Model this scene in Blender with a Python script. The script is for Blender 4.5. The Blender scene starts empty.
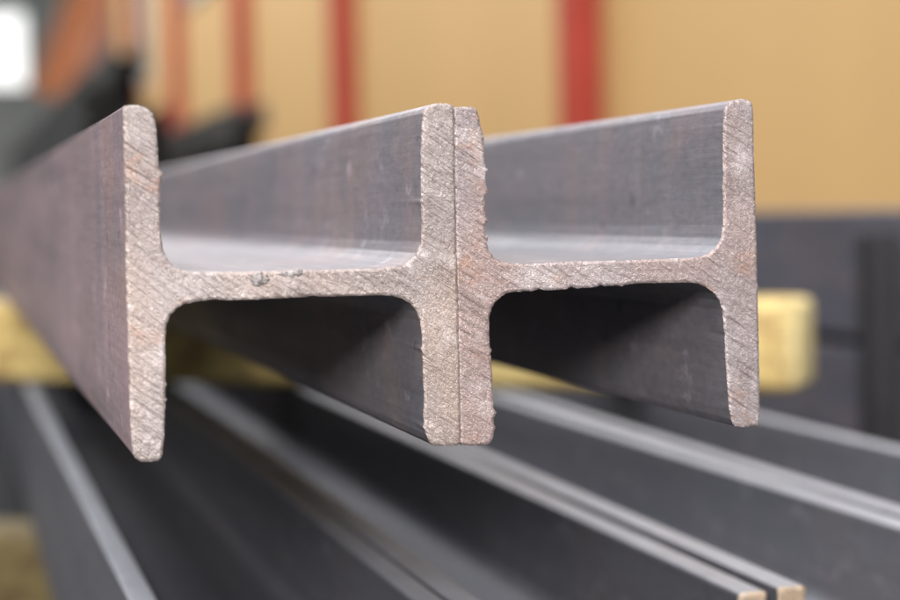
import bpy, bmesh, math, random
from mathutils import Vector, Matrix, noise, geometry
random.seed(7)
S = bpy.context.scene
col = S.collection

# ------------------------------------------------------------------ camera
cam_d = bpy.data.cameras.new('camera')
cam = bpy.data.objects.new('camera', cam_d); col.objects.link(cam); S.camera = cam
YAW, PITCH, ROLL = 0.25665, 0.04670, -0.02261
fw = Vector((math.sin(YAW)*math.cos(PITCH), math.cos(YAW)*math.cos(PITCH), -math.sin(PITCH)))
rt = Vector((math.cos(YAW), -math.sin(YAW), 0)); up = rt.cross(fw)
c_, s_ = math.cos(ROLL), math.sin(ROLL)
rt, up = c_*rt + s_*up, -s_*rt + c_*up
M = Matrix((rt, up, -fw)).transposed().to_4x4(); M.translation = Vector((-0.20216, -0.75786, 0.09605))
cam.matrix_world = M
cam_d.sensor_width = 36; cam_d.lens = 76.70
cam_d.clip_start = 0.01; cam_d.clip_end = 300
cam_d.dof.use_dof = True; cam_d.dof.focus_distance = 0.80; cam_d.dof.aperture_fstop = 5.0
cam_d.dof.aperture_blades = 9

# ------------------------------------------------------------------ light
w = bpy.data.worlds.new('World'); S.world = w; w.use_nodes = True
bg = w.node_tree.nodes['Background']; bg.inputs[0].default_value = (0.88, 0.95, 1.0, 1); bg.inputs[1].default_value = 0.24
def area(name, loc, target, sx, sy, power, colr):
    l = bpy.data.lights.new(name, 'AREA'); l.shape = 'RECTANGLE'; l.size = sx; l.size_y = sy
    l.energy = power; l.color = colr
    o = bpy.data.objects.new(name, l); col.objects.link(o); o.location = loc
    o.rotation_euler = (Vector(target)-Vector(loc)).to_track_quat('-Z', 'Y').to_euler()
    return o
area('door_light', (-1.27, -3.05, 1.02), (0, 0.2, 0.0), 0.9, 0.60, 158, (1.0, 0.965, 0.95))
area('front_fill_light', (0.6, -6.0, 3.6), (0, 0.4, 0), 5.0, 2.2, 260, (0.96, 0.98, 1.0))  # soft fill added in front to brighten the lower beams, no seen source
area('roof_light', (-1.5, 13.0, 7.5), (-1.5, 13.0, 0), 7, 62, 6300, (0.98, 0.985, 1.0))
S.view_settings.view_transform = 'Standard'; S.view_settings.look = 'None'
S.view_settings.exposure = 0.0; S.view_settings.gamma = 1.0
S.render.engine = 'CYCLES'

# ------------------------------------------------------------------ material helpers
class NT:
    def __init__(s, name):
        s.m = bpy.data.materials.new(name); s.m.use_nodes = True
        s.t = s.m.node_tree; s.n = s.t.nodes; s.b = s.n['Principled BSDF']
        s.co = s.n.new('ShaderNodeTexCoord').outputs['Object']
    def link(s, a, b): s.t.links.new(a, b)
    def map(s, scale=(1,1,1), rot=(0,0,0), loc=(0,0,0), src=None):
        k = s.n.new('ShaderNodeMapping'); k.inputs['Scale'].default_value = scale
        k.inputs['Rotation'].default_value = rot; k.inputs['Location'].default_value = loc
        s.link(src or s.co, k.inputs[0]); return k.outputs[0]
    def noise(s, vec, scale, detail=4, rough=.55, dist=0):
        k = s.n.new('ShaderNodeTexNoise'); k.inputs['Scale'].default_value = scale
        k.inputs['Detail'].default_value = detail; k.inputs['Roughness'].default_value = rough
        k.inputs['Distortion'].default_value = dist; s.link(vec, k.inputs['Vector']); return k.outputs['Fac']
    def wave(s, vec, scale, dist=2, detail=2, dscale=1):
        k = s.n.new('ShaderNodeTexWave'); k.inputs['Scale'].default_value = scale
        k.inputs['Distortion'].default_value = dist; k.inputs['Detail'].default_value = detail
        k.inputs['Detail Scale'].default_value = dscale; s.link(vec, k.inputs['Vector']); return k.outputs['Fac']
    def ramp(s, f, stops):
        k = s.n.new('ShaderNodeValToRGB'); e = k.color_ramp.elements
        while len(e) < len(stops): e.new(.5)
        for i, (p, c) in enumerate(stops):
            e[i].position = p; e[i].color = c if len(c) == 4 else (*c, 1)
        s.link(f, k.inputs[0]); return k.outputs[0]
    def rng(s, f, a, b, c=0, d=1):
        k = s.n.new('ShaderNodeMapRange'); s.link(f, k.inputs[0])
        for i, v in enumerate((a, b, c, d)): k.inputs[i+1].default_value = v
        return k.outputs[0]
    def mix(s, f, a, b, mode='MIX'):
        k = s.n.new('ShaderNodeMix'); k.data_type = 'RGBA'; k.blend_type = mode
        for i, v in ((0, f), (6, a), (7, b)):
            if isinstance(v, (int, float)): k.inputs[i].default_value = v
            elif isinstance(v, tuple): k.inputs[i].default_value = (*v, 1)
            else: s.link(v, k.inputs[i])
        return k.outputs[2]
    def math(s, op, a, b=0.0):
        k = s.n.new('ShaderNodeMath'); k.operation = op
        for i, v in enumerate((a, b)):
            if isinstance(v, (int, float)): k.inputs[i].default_value = v
            else: s.link(v, k.inputs[i])
        return k.outputs[0]
    def bump(s, h, strength, dist, prev=None):
        k = s.n.new('ShaderNodeBump'); k.inputs['Strength'].default_value = strength
        k.inputs['Distance'].default_value = dist; s.link(h, k.inputs['Height'])
        if prev: s.link(prev, k.inputs['Normal'])
        return k.outputs[0]
    def out(s, color=None, rough=None, normal=None, metal=None, spec=None):
        for nm, v in (('Base Color', color), ('Roughness', rough), ('Normal', normal), ('Metallic', metal), ('Specular IOR Level', spec)):
            if v is None: continue
            if isinstance(v, (int, float)): s.b.inputs[nm].default_value = v
            elif isinstance(v, tuple): s.b.inputs[nm].default_value = (*v, 1)
            else: s.link(v, s.b.inputs[nm])
        return s.m

def mill_steel(name, grey, brown, rust, rustiness, rough=.45, tip_light=None):
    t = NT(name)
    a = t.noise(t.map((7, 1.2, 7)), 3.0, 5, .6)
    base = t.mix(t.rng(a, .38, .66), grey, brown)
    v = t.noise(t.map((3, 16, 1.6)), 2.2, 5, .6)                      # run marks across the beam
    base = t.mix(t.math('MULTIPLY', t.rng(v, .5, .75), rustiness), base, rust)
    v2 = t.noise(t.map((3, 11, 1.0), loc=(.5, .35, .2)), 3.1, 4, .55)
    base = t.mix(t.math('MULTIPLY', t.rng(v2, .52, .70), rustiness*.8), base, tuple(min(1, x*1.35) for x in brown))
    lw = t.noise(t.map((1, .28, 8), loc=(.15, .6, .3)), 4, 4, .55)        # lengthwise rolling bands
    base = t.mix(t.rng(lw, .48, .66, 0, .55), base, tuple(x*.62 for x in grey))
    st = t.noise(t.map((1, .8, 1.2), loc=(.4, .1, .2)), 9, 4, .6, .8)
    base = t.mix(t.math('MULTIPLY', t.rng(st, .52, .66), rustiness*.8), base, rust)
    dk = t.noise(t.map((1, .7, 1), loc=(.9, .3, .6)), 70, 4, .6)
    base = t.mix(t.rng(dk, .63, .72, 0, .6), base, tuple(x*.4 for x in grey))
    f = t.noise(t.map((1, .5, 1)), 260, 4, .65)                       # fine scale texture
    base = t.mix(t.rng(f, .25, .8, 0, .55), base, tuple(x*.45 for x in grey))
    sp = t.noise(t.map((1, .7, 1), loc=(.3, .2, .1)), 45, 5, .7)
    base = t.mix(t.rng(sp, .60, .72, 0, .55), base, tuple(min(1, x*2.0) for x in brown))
    if tip_light:                                                           # overhead light on the upper flange tips, painted as a paler tone
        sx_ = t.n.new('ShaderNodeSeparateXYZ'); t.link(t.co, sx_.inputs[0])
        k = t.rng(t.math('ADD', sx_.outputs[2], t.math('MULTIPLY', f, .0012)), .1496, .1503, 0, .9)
        base = t.mix(t.math('MULTIPLY', k, t.rng(sp, .3, .6, .7, 1)), base, tip_light)
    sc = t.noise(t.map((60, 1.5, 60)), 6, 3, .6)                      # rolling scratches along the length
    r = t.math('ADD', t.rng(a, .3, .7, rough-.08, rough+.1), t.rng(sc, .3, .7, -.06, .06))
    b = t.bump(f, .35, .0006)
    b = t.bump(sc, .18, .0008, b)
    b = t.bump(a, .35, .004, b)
    return t.out(base, r, b, .12, .2 if tip_light else .36)

def sawn_steel(name, pale, mid, dark, warm, ang=-34):
    t = NT(name)
    big = t.noise(t.map((1, 1, 1)), 26, 4, .6)
    col_ = t.mix(t.rng(big, .35, .65), pale, mid)
    z = t.noise(t.map((1, 1, .5), loc=(.13, 0, .4)), 16, 2, .5)
    col_ = t.mix(t.rng(z, .42, .60, 0, .95), col_, warm)
    ra = t.map(rot=(0, math.radians(ang), 0)); rb = t.map(rot=(0, math.radians(ang-7), 0), loc=(.2, 0, .1))
    ln = t.noise(t.map((.08, 1, 1), src=ra), 620, 4, .6, .3)      # saw marks
    ln2 = t.noise(t.map((.06, 1, 1), src=rb), 300, 3, .6, .4)
    fine = t.noise(t.co, 1300, 3, .7)
    mid_n = t.noise(t.map((.45, 1, 1), src=ra), 620, 4, .75)
    patch = t.noise(t.map(loc=(.31, 0, .77)), 30, 3, .6)
    where = t.rng(t.noise(t.map(loc=(.7, 0, .3)), 13, 2, .5), .40, .58)
    g = t.math('MULTIPLY', t.rng(ln, .52, .64), where)
    col_ = t.mix(t.math('MULTIPLY', g, .55), col_, dark)
    col_ = t.mix(t.rng(mid_n, .50, .72, 0, .55), col_, dark)
    col_ = t.mix(t.rng(fine, .58, .70, 0, .7), col_, (.74, .68, .66))  # pale flecks: sparkle of the cut metal painted into the colour
    ed = t.rng(t.noise(t.map(loc=(.05, 0, .9)), 60, 3, .6), .62, .74, 0, .7)
    col_ = t.mix(ed, col_, (.62, .57, .56))
    col_ = t.mix(t.rng(patch, .56, .66, 0, .45), col_, (.62, .55, .54))
    rs = t.noise(t.map((.7, 1, 1.0), loc=(.62, 0, .18)), 42, 5, .7)
    col_ = t.mix(t.rng(rs, .58, .70, 0, .6), col_, (.36, .20, .13))
    oil = t.noise(t.map(loc=(.22, 0, .58)), 21, 4, .65)
    col_ = t.mix(t.rng(oil, .56, .70, 0, .35), col_, dark)
    h = t.math('ADD', t.math('MULTIPLY', t.math('MULTIPLY', ln, where), 1.1), t.math('MULTIPLY', mid_n, .45))
    h = t.math('ADD', h, t.math('MULTIPLY', ln2, 1.1))
    b = t.bump(h, .8, .0012)
    b = t.bump(fine, .6, .0005, b)
    return t.out(col_, t.rng(mid_n, .3, .7, .28, .52), b, .5, .6)

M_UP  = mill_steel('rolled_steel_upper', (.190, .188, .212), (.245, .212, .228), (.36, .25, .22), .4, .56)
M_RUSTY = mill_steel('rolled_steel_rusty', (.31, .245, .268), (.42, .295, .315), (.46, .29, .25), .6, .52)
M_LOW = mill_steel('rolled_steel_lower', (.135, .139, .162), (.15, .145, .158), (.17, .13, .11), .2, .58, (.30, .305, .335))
M_DARK = mill_steel('rolled_steel_dark', (.06, .061, .058), (.08, .075, .07), (.07, .055, .05), .3, .6)
M_BLUE = mill_steel('rolled_steel_blue', (.115, .12, .155), (.165, .14, .15), (.13, .10, .10), .4, .5)
M_CUT_A = sawn_steel('sawn_face_left', (.35, .30, .285), (.265, .215, .20), (.13, .095, .09), (.34, .26, .22))
M_CUT_B = sawn_steel('sawn_face_right', (.36, .31, .308), (.25, .205, .20), (.13, .095, .09), (.31, .225, .205), -32)
M_CUT_L = sawn_steel('sawn_face_lower', (.46, .35, .24), (.32, .22, .15), (.26, .2, .15), (.66, .52, .28))

def plain(name, c, rough=.6, var=.25, scale=6, metal=0, stretch=(1,1,1)):
    t = NT(name); n = t.noise(t.map(stretch), scale, 5, .6)
    f = t.noise(t.co, scale*14, 3, .6)
    cc = t.mix(t.rng(n, .3, .7), tuple(x*(1-var) for x in c), tuple(min(1, x*(1+var)) for x in c))
    return t.out(cc, t.rng(f, .3, .7, rough-.08, rough+.08), t.bump(f, .2, .002), metal)
M_FLOOR = plain('concrete', (.028, .028, .03), .95, .3, 1.3)
M_FLOOR.node_tree.nodes['Principled BSDF'].inputs['Specular IOR Level'].default_value = .1
M_WALL = plain('ochre_sheet', (.69, .425, .168), .6, .05, .7, 0, (1, 1, .3))
M_RED = plain('red_paint', (.48, .062, .038), .5, .15, 3)
M_ENDW = plain('grey_sheet', (.66, .65, .60), .7, .12, .8)
M_ORANGE = plain('orange_paint', (.40, .14, .05), .5, .2, 3)
M_FRAME = plain('pale_frame', (.5, .5, .48), .5, .1, 3)
M_PANE = plain('dusty_pane', (.34, .33, .29), .5, .15, 3)
M_STAKE = plain('dark_stake', (.018, .016, .018), .6, .3, 9)
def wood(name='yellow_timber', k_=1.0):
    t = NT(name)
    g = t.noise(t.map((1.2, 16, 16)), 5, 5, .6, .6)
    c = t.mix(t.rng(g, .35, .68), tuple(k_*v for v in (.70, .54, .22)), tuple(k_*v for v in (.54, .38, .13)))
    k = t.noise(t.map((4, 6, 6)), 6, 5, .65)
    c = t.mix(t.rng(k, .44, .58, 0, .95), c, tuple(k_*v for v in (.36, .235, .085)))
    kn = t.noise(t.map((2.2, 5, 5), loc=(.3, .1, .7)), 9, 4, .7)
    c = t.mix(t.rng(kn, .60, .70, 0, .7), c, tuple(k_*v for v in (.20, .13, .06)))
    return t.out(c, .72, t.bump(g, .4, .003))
M_WOOD = wood(); M_WOOD_SHADED = wood('shaded_timber', .24)  # second wood is a darkened copy, shade under the stack put into its colour
def endgrain():
    t = NT('timber_end_grain')
    g = t.wave(t.map((1, 1, 1)), 14, 3, 3, 2)
    c = t.mix(g, (.70, .57, .28), (.50, .37, .15))
    k = t.noise(t.map(loc=(.1, .4, .2)), 34, 4, .65)
    c = t.mix(t.rng(k, .50, .66, 0, .8), c, (.30, .20, .08))
    return t.out(c, .8, t.bump(g, .3, .002))
M_END = endgrain()
def glow(name, c, e):
    t = NT(name); t.b.inputs['Emission Color'].default_value = (*c, 1); t.b.inputs['Emission Strength'].default_value = e
    return t.out((.8, .8, .8), .4)
M_GLOW = glow('daylit_pane', (1, 1, .97), 1.35)

# ------------------------------------------------------------------ object helpers
def obj(name, bm, mat, parent=None, smooth=True):
    me = bpy.data.meshes.new(name); bm.to_mesh(me); bm.free()
    for p in me.polygons: p.use_smooth = smooth
    me.materials.append(mat)
    o = bpy.data.objects.new(name, me); col.objects.link(o)
    if parent: o.parent = parent
    return o
def tag(o, label, cat, group=None):
    o['label'] = label; o['category'] = cat; o['kind'] = 'thing'
    if group: o['group'] = group
    return o
def thing(name, loc, label, cat, group=None, rz=0):
    o = bpy.data.objects.new(name, None); col.objects.link(o); o.location = loc; o.rotation_euler = (0, 0, rz)
    o.empty_display_size = .05
    return tag(o, label, cat, group)
def box(bm, x0, x1, y0, y1, z0, z1, bev=0, seg=2):
    r = bmesh.ops.create_cube(bm, size=1)
    for v in r['verts']:
        v.co = Vector((x0+(v.co.x+.5)*(x1-x0), y0+(v.co.y+.5)*(y1-y0), z0+(v.co.z+.5)*(z1-z0)))
    if bev:
        ed = list({e for v in r['verts'] for e in v.link_edges})
        bmesh.ops.bevel(bm, geom=ed, offset=bev, segments=seg, affect='EDGES', profile=.5)
    return bm
def structure(o): o['kind'] = 'structure'; return o

# ------------------------------------------------------------------ setting
structure(obj('floor', box(bmesh.new(), -30, 8, -12, 70, -.65, -.345), M_FLOOR, None, False))

hall = thing('hall_wall', (2.9, 2, -.345), 'ochre yellow sheet wall of the hall behind the beams, between red posts', 'wall')
bm = bmesh.new()
x = 0.0
while x < 46:                                # wide flat sheets with narrow folded joints
    box(bm, 0, .08, x+.004, x+2.296, 0, 8.5); box(bm, .003, .07, x-.004, x+.004, 0, 8.5); x += 2.3
obj('sheet_panel', bm, M_WALL, hall, False)
obj('sliding_door', box(bmesh.new(), -.12, -.04, 32, 43.5, 0, 8.3), plain('rust_brown_sheet', (.27, .12, .07), .65, .2, 1.5), hall, False)
for (y, z0, z1) in ((19.3, 3.1, 4.6), (26.3, 2.5, 4.4)):
    f = obj('window', box(box(box(box(bmesh.new(), -.04, -.002, y, y+2.6, z0, z0+.1), -.04, -.002, y, y+2.6, z1-.1, z1), -.04, -.002, y, y+.1, z0+.1, z1-.1), -.04, -.002, y+2.5, y+2.6, z0+.1, z1-.1), M_FRAME, hall, False)
    obj('pane', box(bmesh.new(), -.03, -.004, y+.1, y+2.5, z0+.1, z1-.1), M_PANE, f, False)
for i, y in enumerate((8.12, 13.8, 18.95, 24.56, 30.1, 35.7, 41.2)):
    lab = ['bright red steel post on the ochre wall above the right beam, widest of the posts',
           'dull red steel post on the ochre wall above the middle of the left beam',
           'thin red post on the ochre wall just above the dark pile with the squarer end',
           'brownish red post on the ochre wall between two pale windows'][i] if i < 4 else 'blurred brown red post far along the ochre wall behind the black pile'
    p = thing('wall_post', (2.895, y, -.345), lab, 'post', 'red posts along the ochre wall')
    b = bmesh.new(); box(b, -.185, -.17, -.07, .07, 0, 8.4, .003); obj('flange', b, M_RED, p, False)
    b = bmesh.new(); box(b, -.17, -.018, -.006, .006, 0, 8.4); obj('web', b, M_RED, p, False)
    b = bmesh.new(); box(b, -.018, -.003, -.07, .07, 0, 8.4, .003); obj('flange', b, M_RED, p, False)

endw = thing('end_wall', (0, 60, -.345), 'far grey end wall of the hall with a bright opening', 'wall')
b = bmesh.new()
for a in ((-22, -2.5, 0, 12), (2.48, 8, 0, 12), (-2.5, 2.48, 0, 4.5), (-2.5, 2.48, 6.9, 12)):
    box(b, a[0], a[1], 0, .2, a[2], a[3])
obj('sheet_panel', b, M_ENDW, endw, False)
f = obj('window', box(box(box(bmesh.new(), -2.5, 2.48, -.02, .12, 4.5, 4.56), -2.5, 2.48, -.02, .12, 6.84, 6.9), 2.40, 2.48, -.02, .12, 4.56, 6.84), M_FRAME, endw, False)
obj('pane', box(bmesh.new(), -2.5, 2.40, .05, .1, 4.56, 6.84), M_GLOW, f, False)

# brown-orange crane jib leaning in the far left corner
jib = thing('crane_jib', (1.45, 30.5, 2.05), 'blurred brown orange crane jib leaning in the far left corner beside the bright opening', 'crane')
b = bmesh.new(); box(b, -.26, .26, -.02, .02, 0, 4.2); obj('web', b, M_ORANGE, jib, False)
for s in (-1, 1):
    b = bmesh.new(); box(b, s*.28-.02, s*.28+.02, -.16, .16, 0, 4.2); obj('flange', b, M_ORANGE, jib, False)
jib.rotation_euler = (0, math.radians(23), 0)

# ------------------------------------------------------------------ H beams
LEFT = "-133.4,139.2 -132.5,139.8 -130.2,140.0 -127.5,139.9 -125.2,139.3 -123.3,138.3 -121.9,136.7 -121.1,134.0 -120.5,128.9 -120.2,119.5 -119.6,107.8 -120.0,99.9 -120.0,89.7 -119.2,83.0 -117.6,79.1 -115.3,76.4 | -112.2,74.8 -105.1,74.0 -85.3,73.4 -65.1,73.4 -44.7,73.3 | -30.6,73.3 -22.7,74.5 -19.3,76.3 -16.7,79.0 -14.9,83.5 -14.3,93.2 -14.3,107.8 -13.8,122.8 -13.3,131.7 -12.8,135.8 -11.9,137.6 -10.2,138.8 -8.1,139.5 -4.8,139.8 -1.4,139.5 0.1,138.7 0.3,136.1 0.1,117.8 0.0,104.3 0.0,77.8 0.2,63.4 0.2,42.9 0.1,22.3 -0.0,5.8 -0.2,0.5 -1.3,-0.5 -6.4,-0.5 -11.0,-0.2 -13.3,1.8 -14.7,4.9 -15.5,12.0 -15.0,20.2 -15.3,31.2 -15.3,44.7 -15.9,51.3 -17.3,55.2 -19.5,58.3 -23.0,60.6 -27.6,61.9 -32.5,62.3 | -49.1,62.5 -65.4,62.6 -85.6,62.3 | -105.5,62.5 -111.4,61.5 -114.6,59.8 -117.3,57.4 -118.8,53.9 -119.6,46.4 -119.7,35.7 -120.4,18.7 -121.1,9.3 -121.8,3.3 -122.5,1.0 -123.9,-0.2 -127.0,-0.3 -130.5,-0.1 -132.4,1.2 -133.5,3.2 -134.1,9.9 -134.2,25.7 -134.2,43.0 -134.1,62.7 -134.1,75.6 -133.5,106.9 -133.5,126.3"
RIGHT = "1.2,137.5 2.4,138.2 5.3,138.3 8.7,138.2 10.6,137.2 11.6,134.7 12.2,130.6 13.5,125.3 13.5,117.6 13.8,110.2 13.9,104.9 13.4,100.0 13.3,90.5 13.4,83.1 14.6,79.2 16.7,76.5 19.7,74.5 24.4,73.4 31.3,73.2 | 53.0,73.6 75.1,73.4 | 89.4,73.6 102.0,73.7 107.9,74.1 112.0,75.5 115.2,78.2 117.3,81.7 118.3,87.2 118.6,97.8 118.7,113.0 119.1,129.5 119.6,136.3 120.8,138.6 123.1,139.8 127.2,140.6 130.4,140.3 132.3,139.1 132.9,136.6 133.0,131.5 133.0,116.6 133.4,97.5 133.6,73.2 133.7,59.1 133.9,44.1 134.0,26.1 134.0,9.7 133.8,3.3 132.8,0.8 130.4,0.3 125.8,0.6 122.2,1.1 120.6,4.0 119.8,8.3 119.2,17.7 118.2,35.7 117.9,44.7 117.5,51.1 116.0,55.4 113.5,58.7 109.9,61.2 105.9,62.9 100.9,63.3 | 80.2,63.6 61.6,62.7 44.0,62.0 | 31.0,61.9 24.1,61.9 20.2,60.7 17.1,57.9 15.1,55.1 14.1,51.4 13.9,43.6 14.4,36.1 14.8,29.1 15.1,16.3 15.1,9.2 15.2,5.1 14.8,1.8 13.5,-0.4 11.1,-1.1 6.0,-1.1 1.3,-0.7 0.5,0.9 0.5,7.9 0.5,22.3 0.6,42.9 0.5,58.1 0.5,77.7 0.6,104.3 0.7,120.6"
def arc(cx, cy, r, a0, a1, n=5):
    return [(cx+r*math.cos(math.radians(a0+(a1-a0)*i/n)), cy+r*math.sin(math.radians(a0+(a1-a0)*i/n))) for i in range(n+1)]
def h_profile(W, H, tf, tw, r, e):
    """four runs: flange, web top, flange, web bottom (same layout as the traced ones), in mm"""
    zc, h = H/2, tw/2
    half = [(W-tf-r-8, zc+h)] + arc(W-tf-r, zc+h+r, r, 270, 360) + arc(W-tf+e, H-e, e, 180, 90, 4) + arc(W-e*.6, H-e*.6, e*.6, 90, 0, 3)
    right = half + [(W, zc)] + [(x, H-z) for x, z in reversed(half)]
    left = [(W-x, z) for x, z in reversed(half)]
    left_low = [(W-x, H-z) for x, z in half]
    return left, [(W*.4, zc+h), (W*.6, zc+h)], right, [(W*.6, zc-h), (W*.4, zc-h)], left_low
def parse(s):
    runs = [[tuple(map(float, p.split(','))) for p in r.split()] for r in s.split('|')]
    return runs                       # left-top, web top, right, web bottom, left-low
def densify(run, closed_to=None, step=1.0):
    pts = run + ([closed_to] if closed_to else [])
    out = []
    for (a, b) in zip(pts, pts[1:]):
        n = max(1, int(math.hypot(b[0]-a[0], b[1]-a[1])/step))
        out += [(a[0]+(b[0]-a[0])*i/n, a[1]+(b[1]-a[1])*i/n) for i in range(n)]
    return out
def make_beam(name, runs, length, loc, mats, label, group, step=.5, burr=.85, seed=0, grid=.6, spurs=()):
    t = thing(name, loc, label, 'steel beam', group)
    body, cut = mats
    lt, wt, rr, wb, ll = runs
    # cyclic order: ll (bottom left) then lt is the left flange; split points are the ends of the web runs
    left = densify(ll + lt, wt[0], step) + [wt[0]]
    wtop = densify(wt, rr[0], step) + [rr[0]]
    right = densify(rr, wb[0], step) + [wb[0]]
    wbot = densify(wb, ll[0], step) + [ll[0]]
    def nrm(P, i):
        a, b = P[max(0, i-1)], P[min(len(P)-1, i+1)]
        dx, dz = b[0]-a[0], b[1]-a[1]; L = math.hypot(dx, dz) or 1
        return (-dz/L, dx/L)          # outline runs clockwise: outward is to the left
    def rough(P, amp, off):
        out = []
        for i, (x, z) in enumerate(P):
            nx, nz = nrm(P, i)
            inner = 1.0 if (x > min(p[0] for p in left)+1.2 and x < max(p[0] for p in right)-1.2) else .3
            k = noise.noise(Vector((x*.42+seed, z*.42, off)))*.55 + noise.noise(Vector((x*1.3, z*1.3, off+seed)))*.5
            spike = max(0, noise.noise(Vector((x*.16, z*.16, seed*3.1+off)))-.25)*1.8*max(0, noise.noise(Vector((x*.9, z*.9, seed)))+.2)
            md = max(.12, .55 + 1.5*noise.noise(Vector((x*.05, z*.05, seed*1.7+off))))
            a = amp*inner*md*(k*.55 + spike*1.8)
            for (sx, sz, sa, sw) in spurs:
                a += sa*math.exp(-((x-sx)**2+(z-sz)**2)/sw**2)*(1+.5*noise.noise(Vector((x*2, z*2, 3))))
            out.append((x+nx*a, z+nz*a))
        return out
    ys = [.0006, .0022, .006, .02, .06, .15, .35, .8, 1.6, 3.0, length]
    amps = [1.0, .55, .12, 0, 0, 0, 0, 0, 0, 0, 0]
    def shell(bm, P):
        rings = []
        for y, am in zip(ys, amps):
            Q = rough(P, burr*am, 1.7) if am else P
            yy = [(y + (burr*.0006*noise.noise(Vector((q[0]*.6, q[1]*.6, seed+9))) if y < .001 else 0)) for q in P]
            rings.append([bm.verts.new((q[0]/1000, yq, q[1]/1000)) for q, yq in zip(Q, yy)])
        for r0, r1 in zip(rings, rings[1:]):
            for i in range(len(P)-1):
                bm.faces.new((r0[i], r0[i+1], r1[i+1], r1[i]))
        return rings
    for P in (left, right):
        bm = bmesh.new(); rg = shell(bm, P); bm.faces.new(rg[-1])
        obj('flange', bm, body, t)
    bm = bmesh.new(); ra = shell(bm, wtop); rb = shell(bm, wbot)
    bm.faces.new([*ra[-1], *rb[-1]])
    obj('web', bm, body, t)
    # sawn face: outer ring meets the shells, inner ring a little proud, then the flat
    full = left[:-1] + wtop[:-1] + right[:-1] + wbot[:-1]
    ro = rough(left, burr, 1.7)[:-1] + rough(wtop, burr, 1.7)[:-1] + rough(right, burr, 1.7)[:-1] + rough(wbot, burr, 1.7)[:-1]
    n = len(full)
    rim_y = [.0006 + burr*.0006*noise.noise(Vector((q[0]*.6, q[1]*.6, seed+9))) for q in full]
    pts = [Vector(p) for p in ro]
    xs = [p[0] for p in ro]; zs = [p[1] for p in ro]
    cell = {}
    for p in pts: cell.setdefault((int(p.x//1.0), int(p.y//1.0)), []).append(p)
    def near(x, z, d):
        i, j = int(x//1.0), int(z//1.0)
        return any((x-p.x)**2+(z-p.y)**2 < d*d for a in (-1, 0, 1) for b_ in (-1, 0, 1) for p in cell.get((i+a, j+b_), ()))
    g = grid
    z = min(zs)
    while z < max(zs):
        x = min(xs)
        while x < max(xs):
            qx, qz = x+random.uniform(-.3, .3)*g, z+random.uniform(-.3, .3)*g
            if not near(qx, qz, .5): pts.append(Vector((qx, qz)))
            x += g
        z += g
    vs, _, fs, _, _, _ = geometry.delaunay_2d_cdt(pts, [(i, (i+1) % n) for i in range(n)], [], 1, 1e-5)
    bm = bmesh.new(); V = []
    for v in vs:
        k = near(v.x, v.y, .12)
        if k:
            y = .0006 + burr*.0006*noise.noise(Vector((v.x*.6, v.y*.6, seed+9)))
        else:                                                         # saw ridges and torn grain, fractions of a millimetre
            u_ = v.x*math.cos(-.6)-v.y*math.sin(-.6); w_ = v.x*math.sin(-.6)+v.y*math.cos(-.6)
            where = max(0, min(1, .5+2.2*noise.noise(Vector((v.x*.022, v.y*.022, seed)))))
            y = -.00009*noise.noise(Vector((v.x*.55, v.y*.55, seed))) - .00008*noise.noise(Vector((v.x*1.5, v.y*1.5, seed)))
            y -= where*.00045*noise.noise(Vector((v.x*.06-v.y*.04, (v.y+.70*v.x)*.55, seed+4)))
        V.append(bm.verts.new((v.x/1000, y, v.y/1000)))
    for f in fs:
        try: bm.faces.new([V[i] for i in f])
        except ValueError: pass
    cf = obj('cut_face', bm, cut, t)
    return t
def fix_normals():
    for o in list(col.objects):
        if o.type == 'MESH':
            bm = bmesh.new(); bm.from_mesh(o.data); bmesh.ops.recalc_face_normals(bm, faces=bm.faces); bm.to_mesh(o.data); bm.free()

UP = 'sawn steel beams lying side by side on the timber'
bl = make_beam('steel_beam', parse(LEFT), 6.0, (0, 0, 0), (M_UP, M_CUT_A),
               'left steel H beam of the sharp front pair, its whole rusty outer side showing', UP, seed=1.3,
               spurs=((-119.6, 113, 1.9, .9), (-119.4, 110.5, .7, .7), (-120.3, 30, .8, .6), (-120.4, 24, 1.1, .5), (-15.2, 40, .7, .8), (-15.2, 8, .8, 1.2), (-60, 62.5, -.5, 2), (-14.2, 100, .5, 1), (-100, 62.4, -.5, 2.5)))
br = make_beam('steel_beam', parse(RIGHT), 6.0, (-.0004, .0012, 0), (M_UP, M_CUT_B),
               'right steel H beam of the sharp front pair, against the ochre wall', UP, seed=5.9,
               spurs=((13.6, 112, 1.2, 1.3), (14, 104, 1.0, 1.5), (13.3, 92, 1.3, 1.4), (13.4, 84, 1.1, 1.2), (14.2, 38, .8, .8), (15, 12, 1.2, 1.4), (15, 6, .8, .8), (50, 62.3, -.9, 1.5), (63, 62.8, -.8, 1.2), (36, 62, -.8, 1.6), (72, 63.2, .6, 1.3), (133.6, 60, .6, 1), (118.6, 40, -.6, 1.5)))

outer = min((c for c in bl.children if c.name.startswith('flange')), key=lambda c: c.data.vertices[0].co.x)
outer.data.materials[0] = M_RUSTY; outer['label'] = 'reddish rusty outer flange'
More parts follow.
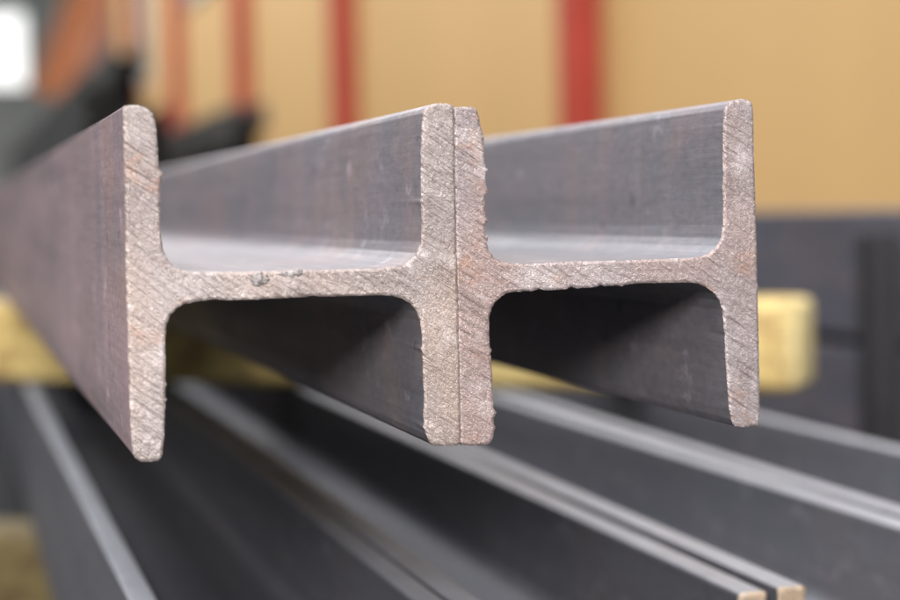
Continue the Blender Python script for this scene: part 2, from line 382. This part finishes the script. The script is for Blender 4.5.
# grey pitted lumps on the upper edge of the left web
def lump(x, z, r, seed, sx=1.3):
    bm = bmesh.new(); bmesh.ops.create_icosphere(bm, subdivisions=4, radius=1)
    for v in bm.verts:
        d = 1 + .35*noise.noise(v.co*1.7+Vector((seed, 0, 0))) + .22*noise.noise(v.co*4.3+Vector((0, seed, 0)))
        v.co = Vector((v.co.x*sx, v.co.y*.26, v.co.z))*d*r + Vector((x, -.0001, z))
    return bm
M_LUMP = sawn_steel('grey_slag', (.33, .31, .31), (.21, .195, .195), (.07, .06, .06), (.30, .25, .23))
for (x, z, r, s) in ((-.0815, .0706, .0026, 1.), (-.0715, .0722, .0011, 2.), (-.0660, .0727, .0014, 4.), (-.0690, .0718, .0009, 7.)):
    obj('slag_lump', lump(x, z, r, s), M_LUMP, bl)

LOW = 'steel beams of the lower layer under the timber'
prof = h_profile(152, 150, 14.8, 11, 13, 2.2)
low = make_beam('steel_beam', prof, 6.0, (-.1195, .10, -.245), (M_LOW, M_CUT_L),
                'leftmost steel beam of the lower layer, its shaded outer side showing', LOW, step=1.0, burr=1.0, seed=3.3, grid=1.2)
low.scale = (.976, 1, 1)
def copy_thing(src, loc, label, group, sx=1.0, sz=1.0, mats=None):
    r = src.copy(); col.objects.link(r); r.location = loc; r.scale = (sx, 1, sz); r['label'] = label; r['group'] = group
    for ch in list(src.children):
        c = ch.copy(); c.parent = r; col.objects.link(c)
        if mats and ch.name.split('.')[0] != 'cut_face':
            c.data = mats[ch.data.name]
    return r
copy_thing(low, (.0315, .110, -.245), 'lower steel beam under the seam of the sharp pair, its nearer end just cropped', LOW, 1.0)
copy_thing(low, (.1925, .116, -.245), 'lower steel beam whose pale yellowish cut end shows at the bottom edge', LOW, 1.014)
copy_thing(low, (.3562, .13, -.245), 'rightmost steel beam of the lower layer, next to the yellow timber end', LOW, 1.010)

# ------------------------------------------------------------------ timbers between the layers
def timber(right, left, z0, z1, wdt, label, m=None):
    d = Vector((left[0]-right[0], left[1]-right[1], 0)); L = d.length*1.45; ang = math.atan2(d.y, d.x)
    t = thing('timber_batten', (right[0], right[1], z0), label, 'timber', 'yellow timbers between the layers', ang)
    bm = bmesh.new(); box(bm, .006, L, -wdt, 0, 0, z1-z0, .012, 4)
    obj('plank', bm, m or M_WOOD, t)
    bm = bmesh.new(); box(bm, 0, .03, -wdt+.0005, -.0005, .0005, z1-z0-.0005, .011, 4)
    obj('end_grain', bm, M_END, t)
    return t
timber((.615, 1.0), (-.1195, 1.546), -.0945, -.0012, .10, 'yellow timber with a rounded end right of the sharp beams, carrying them')
timber((.62, .84), (-.13, 1.37), -.345, -.2455, .10, 'dim olive yellow timber under the lower layer at the bottom left', M_WOOD_SHADED)

# ------------------------------------------------------------------ neighbouring stack on the right
STK = 'bluish beams stacked beside the pair on the right'
blue = {}
for ch in low.children:
    if ch.name.split('.')[0] != 'cut_face':
        d = ch.data.copy(); d.materials[0] = M_BLUE; blue[ch.data.name] = d
copy_thing(low, (1.0, .55, -.0885), 'bluish steel beam on top of the blurred stack behind the dark stake', STK, 1, 1.147, blue)
copy_thing(low, (1.0, .60, -.2765), 'bluish steel beam at the bottom of the blurred stack behind the dark stake', STK, 1, 1.147, blue)
st = thing('rack_stake', (.965, 1.50, -.345), 'dark upright steel stake in front of the blurred bluish stack at right', 'post')
obj('upright', box(bmesh.new(), -.02, .02, -.022, .022, .008, .402, .003), M_STAKE, st, False)
obj('base_plate', box(bmesh.new(), -.03, .03, -.05, .05, 0, .008, .002), M_STAKE, st, False)

# ------------------------------------------------------------------ dark piles far behind
def far_beam_bm():
    P = h_profile(150, 150, 14, 12, 12, 2)
    ring = [p for r in (P[4], P[0], P[1], P[2], P[3]) for p in r]
    bm = bmesh.new()
    a = [bm.verts.new((x/1000, 0, z/1000)) for x, z in ring]; b = [bm.verts.new((x/1000, 6, z/1000)) for x, z in ring]
    n = len(ring)
    for i in range(n): bm.faces.new((a[i], a[(i+1) % n], b[(i+1) % n], b[i]))
    bm.faces.new(a); bm.faces.new(b)
    return bm
far = None
for (px, py, nx, nz, label, grp) in ((.53, 9.4, 3, 9, 'dark beam in the tall blurred black pile behind the left end of the sharp pair', 'dark beams in the tall black pile'),
                                     (1.21, 9.8, 2, 7, 'dark beam in the lower blurred black pile below the thin red post', 'dark beams in the lower black pile')):
    for k in range(nz):
        for i in range(nx):
            if (nx == 3 and (k, i) in ((8, 0), (8, 2), (7, 2))) or (nx == 2 and (k, i) == (6, 0)): continue
            if far is None:
                far = o = obj('steel_beam', far_beam_bm(), M_DARK, None, False)
            else:
                o = far.copy(); col.objects.link(o)
            o.location = (px+i*.160+random.uniform(-.012, .012), py+random.uniform(-.1, .25+.03*k)*(1 if k else 0), -.345+k*.1512)
            if nz == 9: o.scale = (1, 1.9, 1)
            tag(o, label, 'steel beam', grp)
fix_normals()
